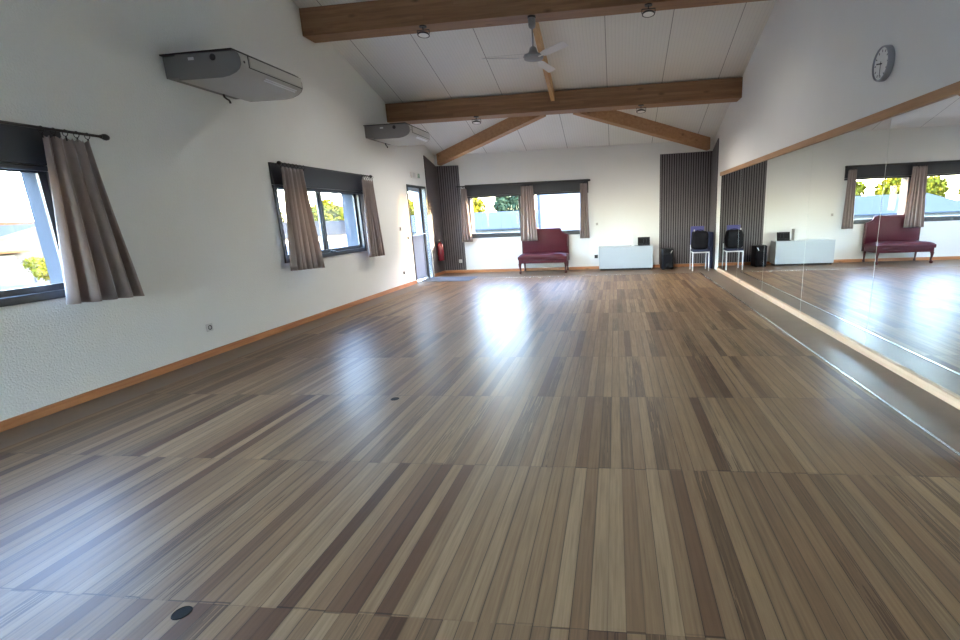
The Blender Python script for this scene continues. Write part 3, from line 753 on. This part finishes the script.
MB().box(4.885, 5.155, 11.745, 11.878, .5565, .57, .003).build('keyboard_base', M['blackplastic'], t)

t = thing('upright_box', 'slim white upright box on the cabinet beside the black screen', 'box', (4.76, 11.93, .556))
MB().box(4.735, 4.8, 11.84, 12.04, .5565, .815, .006).build('casing', M['white_plastic'], t, True)
for k in range(4): MB().box(4.782, 4.79, 11.8385, 11.841, .6+.03*k, .61+.03*k).build('indicator_mark', M['clock_rim'], t)

# ------------------------------------------------------------------ speaker
t = thing('loudspeaker', 'black portable loudspeaker on the floor before the ribbed panel', 'speaker', (5.55, 11.78, 0))
out = [(5.40,11.9),(5.42,11.64),(5.44,11.615),(5.47,11.6),(5.63,11.6),(5.665,11.615),(5.685,11.64),(5.70,11.9),(5.68,11.93),(5.42,11.93)]
MB().prism(out, 2, .012, .478, .014, 2).build('housing', M['blackplastic'], t, True)
MB().box(5.445, 5.655, 11.588, 11.604, .05, .35, .012, 3).build('grille', M['bag'], t, True)
MB().lathe([(.0,.0),(.045,.0),(.05,.004),(.04,.008),(0,.01)], 20, Matrix.Translation((5.55,11.588,.1)) @ Matrix.Rotation(PI/2, 4, 'X')).build('port_ring', M['blackplastic'], t, True)
MB().tube([(5.47,11.6,.44),(5.48,11.585,.455),(5.55,11.578,.46),(5.62,11.585,.455),(5.635,11.6,.44)], .012, 8).build('handle', M['blackplastic'], t, True)
MB().prism([(5.606,.375),(5.622,.375),(5.66,.44),(5.635,.445)], 1, 11.59, 11.6, .003).build('painted_highlight', M['badge'], t)  # white highlight on the black housing, modelled as a silver piece
for x in (5.45, 5.65):
    for y in (11.65, 11.88): MB().box(x-.02, x+.02, y-.02, y+.02, 0, .014, .003).build('foot', M['black'], t)

# ------------------------------------------------------------------ chair with a bag, and the mat in the corner
t = thing('chair', 'violet backed chair with white metal legs standing in the mirror corner', 'chair', (6.22, 11.38, 0))
xl, xr, yf, yb = 6.05, 6.395, 11.21, 11.57
for x in (xl, xr):
    MB().tube([(x, yf, 0), (x, yf, .40), (x, yf+.012, .412)], .0125, 10).build('leg', M['chrome'], t, True)
    MB().tube([(x, yb+.02, 0), (x, yb-.01, .42), (x, yb-.004, .56)], .0125, 10).build('leg', M['chrome'], t, True)
b = MB(); b.tube([(xl, yf, .405), (xr, yf, .405)], .0125, 10)
for x in (xl, xr): b.tube([(x, yf, .405), (x, yb-.01, .415)], .0125, 10)
b.build('seat_frame', M['chrome'], t, True)
MB().box(xl-.005, xr+.005, yf-.005, yb-.02, .418, .462, .016, 3).build('seat', M['navy'], t, True)
MB().prism([(yb-.03,.55),(yb-.002,.55),(yb+.03,.955),(yb+.002,.965)], 0, xl-.01, xr-.06, .01, 2).build('backrest', M['purple'], t, True)
b = MB(); sx = 0
t2 = thing('bag', 'bulky black cloth bag sitting on the corner chair', 'bag', (6.22, 11.4, .462))
bm = bmesh.new(); bmesh.ops.create_cube(bm, size=1, matrix=Matrix.Translation((6.212, 11.375, .664)) @ Matrix.Diagonal((.35, .3, .4, 1)))
bmesh.ops.subdivide_edges(bm, edges=bm.edges[:], cuts=5, use_grid_fill=True)
for v in bm.verts:
    u = (v.co - Vector((6.212, 11.375, .664)));  k = Vector((u.x/.175, u.y/.15, u.z/.2))
    r = max(.001, k.length); sq = (abs(k.x)**9+abs(k.y)**9+abs(k.z)**9)**(1/9)
    f = 1/sq if sq > 0 else 1
    n = Vector((k.x*.175*f, k.y*.15*f, k.z*.2*f))
    if k.z > .2: n.y += .05*k.z*.5; n.x *= 1-.06*max(0, k.z)
    n.x += .006*math.sin(14*u.z+9*u.y); n.y += .008*math.sin(17*u.x+8*u.z)
    v.co = Vector((6.212, 11.375, .664)) + n
bb = MB(); bb._add(bm); o = bb.build('body', M['bag'], t2, True); o.modifiers.new('smooth', 'SUBSURF').levels = 1
MB().tube([(6.13, 11.42, .85), (6.15, 11.4, .876), (6.22, 11.39, .885), (6.28, 11.4, .876), (6.3, 11.42, .85)], .008, 8).build('grab_handle', M['bag'], t2, True)
MB().box(6.075, 6.1, 11.34, 11.35, .85, .9, .002).build('tag', M['badge'], t2)
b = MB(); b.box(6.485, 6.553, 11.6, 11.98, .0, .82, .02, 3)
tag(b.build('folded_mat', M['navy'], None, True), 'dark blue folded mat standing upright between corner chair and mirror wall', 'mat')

# ------------------------------------------------------------------ outdoors
GZ = -.35
b = MB(); b.box(-130, -T-.001, -80, 150, GZ-.3, GZ); b.box(-T-.001, 60, D+T+.001, 150, GZ-.3, GZ); b.box(-T-.001, 60, -80, YF-T-.001, GZ-.3, GZ)
struct('ground', b, M['ground'], 'pale concrete yard outside the windows', 'ground')
# white building close behind the end wall
t = thing('building', 'large white building close outside the end window', 'building', (6, 22, GZ))
MB().box(1.25, 13, 20, 30, GZ, 4.2).build('wall', M['render'], t)
MB().box(16.1, 24, 18.6, 20.0, GZ, 6).build('sun_blocker', M['render'], t)  # unseen block added to keep the sun out of the right end window
MB().box(1.1, 13.2, 19.8, 30.2, 4.2, 4.35).build('roof', M['rooftile'], t)
b = MB(); b.tube([(1.33, 19.95, GZ), (1.33, 19.95, 3.9), (1.6, 19.9, 4.15), (3.2, 19.9, 4.2)], .05, 8); b.build('downpipe', M['rooftile'], t, True)
# low shed with blue-grey roof beyond the left end window
t = thing('building', 'long low shed with blue grey roof outside the end window by the door', 'building', (-3, 32, GZ))
MB().box(-11.2, .9, 30.5, 35.5, GZ, .66).build('wall', M['render'], t)
MB().prism([(30, .6), (30, .67), (36, 1.75), (36, 1.68)], 0, -11.4, 1.1).build('roof', M['rooftile'], t)
# building with grey roof outside the sliding window
t = thing('building', 'long pale building with grey roof outside the sliding window', 'building', (-25, 48, GZ))
MB().box(-31, -25, 36, 57, GZ, .4).build('wall', M['render'], t)
MB().prism([(-24.7, .2), (-24.7, .3), (-28, 1.75), (-31.3, .3), (-31.3, .2), (-28, 1.62)], 1, 35.5, 57.5).build('roof', M['slate'], t)
# pale gabled building outside the near window
t = thing('building', 'pale gabled building outside the window nearest the viewpoint', 'building', (-26, 20, GZ))
MB().prism([(16.5, GZ), (28.5, GZ), (28.5, .25), (22.5, 1.9), (16.5, .25)], 0, -34, -25).build('wall', M['gable'], t)
MB().prism([(16.1, .15), (22.5, 1.91), (28.9, .15), (28.9, .22), (22.5, 1.99), (16.1, .22)], 0, -34.2, -24.8).build('roof', M['paleroof'], t)
b = MB(); b.box(-24.99, -24.5, 19.6, 21.2, .62, .7); b.build('awning', M['brownroof'], t)
b = MB(); b.box(-25.0, -24.93, 20.0, 20.8, GZ, .5); b.build('door', M['rooftile'], t)
t = thing('building', 'low brown roofed building behind the pale gabled one', 'building', (-50, 40, GZ))
MB().box(-60, -52, 20, 54, GZ, 2.0).build('wall', M['brownroof'], t)
MB().prism([(-51.5, 1.7), (-51.5, 1.8), (-56, 2.9), (-60.5, 1.8), (-60.5, 1.7)], 1, 19, 55).build('roof', M['brownroof'], t)
b = MB(); b.box(-17.6, -17.5, 8, 24, GZ, .35)
for k in range(9): b.box(-17.65, -17.45, 8+2*k-.06, 8+2*k+.06, GZ, .5)
tag(b.build('yard_fence', M['reveal']), 'low pale fence across the yard outside the near window', 'fence')

def tree(x, y, h, w, m, label, seed, group='trees outside'):
    rnd = random.Random(seed)
    t = thing('tree', label, 'tree', (x, y, GZ), group)
    MB().tube([(x, y, GZ), (x+.05*h, y, GZ+h*.3), (x, y, GZ+h*.62)], [.05*h*.5, .03*h*.5, .015*h*.5], 8).build('trunk', M['bark'], t, True)
    bm = bmesh.new()
    for k in range(34):
        a = rnd.uniform(0, 2*PI); r = w*.5*math.sqrt(rnd.random()); z = GZ + h*rnd.uniform(.38, .9)
        f = 1-abs((z-GZ)/h-.6)*1.1
        c = Vector((x+r*f*math.cos(a), y+r*f*math.sin(a), z)); s = w*rnd.uniform(.15, .24)
        for q in range(70):
            d = Vector((rnd.gauss(0,1), rnd.gauss(0,1), rnd.gauss(0,1))).normalized()*s*rnd.uniform(.55, 1.05)
            u = Vector((rnd.gauss(0,1), rnd.gauss(0,1), rnd.gauss(0,1))).normalized(); v = u.cross(d).normalized(); L = s*rnd.uniform(.2, .38)
            p = c+d; bm.faces.new([bm.verts.new(p+u*L), bm.verts.new(p+v*L*.6), bm.verts.new(p-u*L), bm.verts.new(p-v*L*.6)])
    b = MB(); b._add(bm); b.build('crown', m, t)
    return t
# a row of trees far beyond the roofs
ROW = [(-41, 63.0, 4.0, 'leaf', 'yellow green tree above the grey roof outside the sliding window, near end'), (-36.4, 62.2, 3.7, 'leaf', 'yellow green tree above the grey roof, in the middle of the sliding window'),
       (-31.8, 62.8, 3.9, 'leaf', 'yellow green tree above the grey roof, toward the far end of the sliding window'), (-27.2, 62.0, 3.8, 'leaf', 'yellow green tree reflected in the mirror at the picture edge'),
       (-22.6, 62.6, 3.9, 'leaf', 'yellow green tree seen through the glazed door'), (-18.0, 62.0, 3.6, 'leaf', 'yellow green tree reflected above the settee in the mirror'),
       (-13.4, 62.5, 3.5, 'leaf', 'sunlit yellow tree above the blue grey roof, beside the narrow curtain of the end window'), (-8.8, 62.0, 4.1, 'leaf2', 'dark grey green tree above the blue grey roof, beside the middle curtain')]
for k, (x, y, h, m, l) in enumerate(ROW): tree(x, y+(2.2 if k % 2 else -2.2), h+.55, 4.3, M[m], l, 20+k, 'row of trees beyond the roofs')
tree(-15.5, 14.9, .95, 1.0, M['leaf'], 'small yellow and green bush in the yard outside the near window', 41)

# ------------------------------------------------------------------ daylight
w = bpy.data.worlds.new('sky'); bpy.context.scene.world = w; w.use_nodes = True; nt = w.node_tree
bg = nt.nodes['Background']; sky = nt.nodes.new('ShaderNodeTexSky'); sky.sky_type = 'NISHITA'
SUN_AZ = math.atan2(.57, 1.0); SUN_EL = math.radians(11)
sky.sun_disc = False; sky.sun_elevation = SUN_EL; sky.sun_rotation = PI/2 - SUN_AZ
sky.altitude = 100; sky.air_density = 1.0; sky.dust_density = 1.5; sky.ozone_density = 1.5
tint = nt.nodes.new('ShaderNodeMix'); tint.data_type = 'RGBA'; tint.blend_type = 'MULTIPLY'; tint.inputs[0].default_value = 1
tint.inputs[7].default_value = (1.03, .97, 1.05, 1)
nt.links.new(sky.outputs[0], tint.inputs[6]); nt.links.new(tint.outputs[2], bg.inputs[0]); bg.inputs[1].default_value = 2.9
sl = bpy.data.lights.new('sun', 'SUN'); sl.energy = 12; sl.angle = math.radians(.6); sl.color = (1, .78, .5)
so = bpy.data.objects.new('sun', sl); C.objects.link(so)
dv = Vector((math.cos(SUN_AZ)*math.cos(SUN_EL), math.sin(SUN_AZ)*math.cos(SUN_EL), math.sin(SUN_EL)))
so.rotation_euler = dv.to_track_quat('Z', 'Y').to_euler(); so.location = (20, 20, 12)

# ------------------------------------------------------------------ camera
cam = bpy.data.cameras.new('camera'); co = bpy.data.objects.new('camera', cam); C.objects.link(co)
cam.sensor_width = 36; cam.sensor_fit = 'HORIZONTAL'; cam.lens = 489.107/960*36
cam.shift_x = (480-551.92)/960; cam.shift_y = (332.96-320)/960; cam.clip_start = .05; cam.clip_end = 400
r = Vector((.99141937, .12420169, -.04076247)); u = Vector((.01022883, .23716459, .97141563)); f = Vector((-.13031888, .96349722, -.23385913))
mw = Matrix.Identity(4)
for k in range(3): mw[k][0], mw[k][1], mw[k][2] = r[k], u[k], -f[k]
mw.translation = (4.35243, 0, 1.33607)
co.matrix_world = mw
S = bpy.context.scene; S.camera = co
S.view_settings.view_transform = 'Standard'; S.view_settings.look = 'None'; S.view_settings.gamma = 1; S.view_settings.use_curve_mapping = False
S.view_settings.exposure = 2.72
S.cycles.max_bounces = 12; S.cycles.diffuse_bounces = 8; S.cycles.glossy_bounces = 6; S.cycles.transparent_max_bounces = 12
S.cycles.sample_clamp_indirect = 6
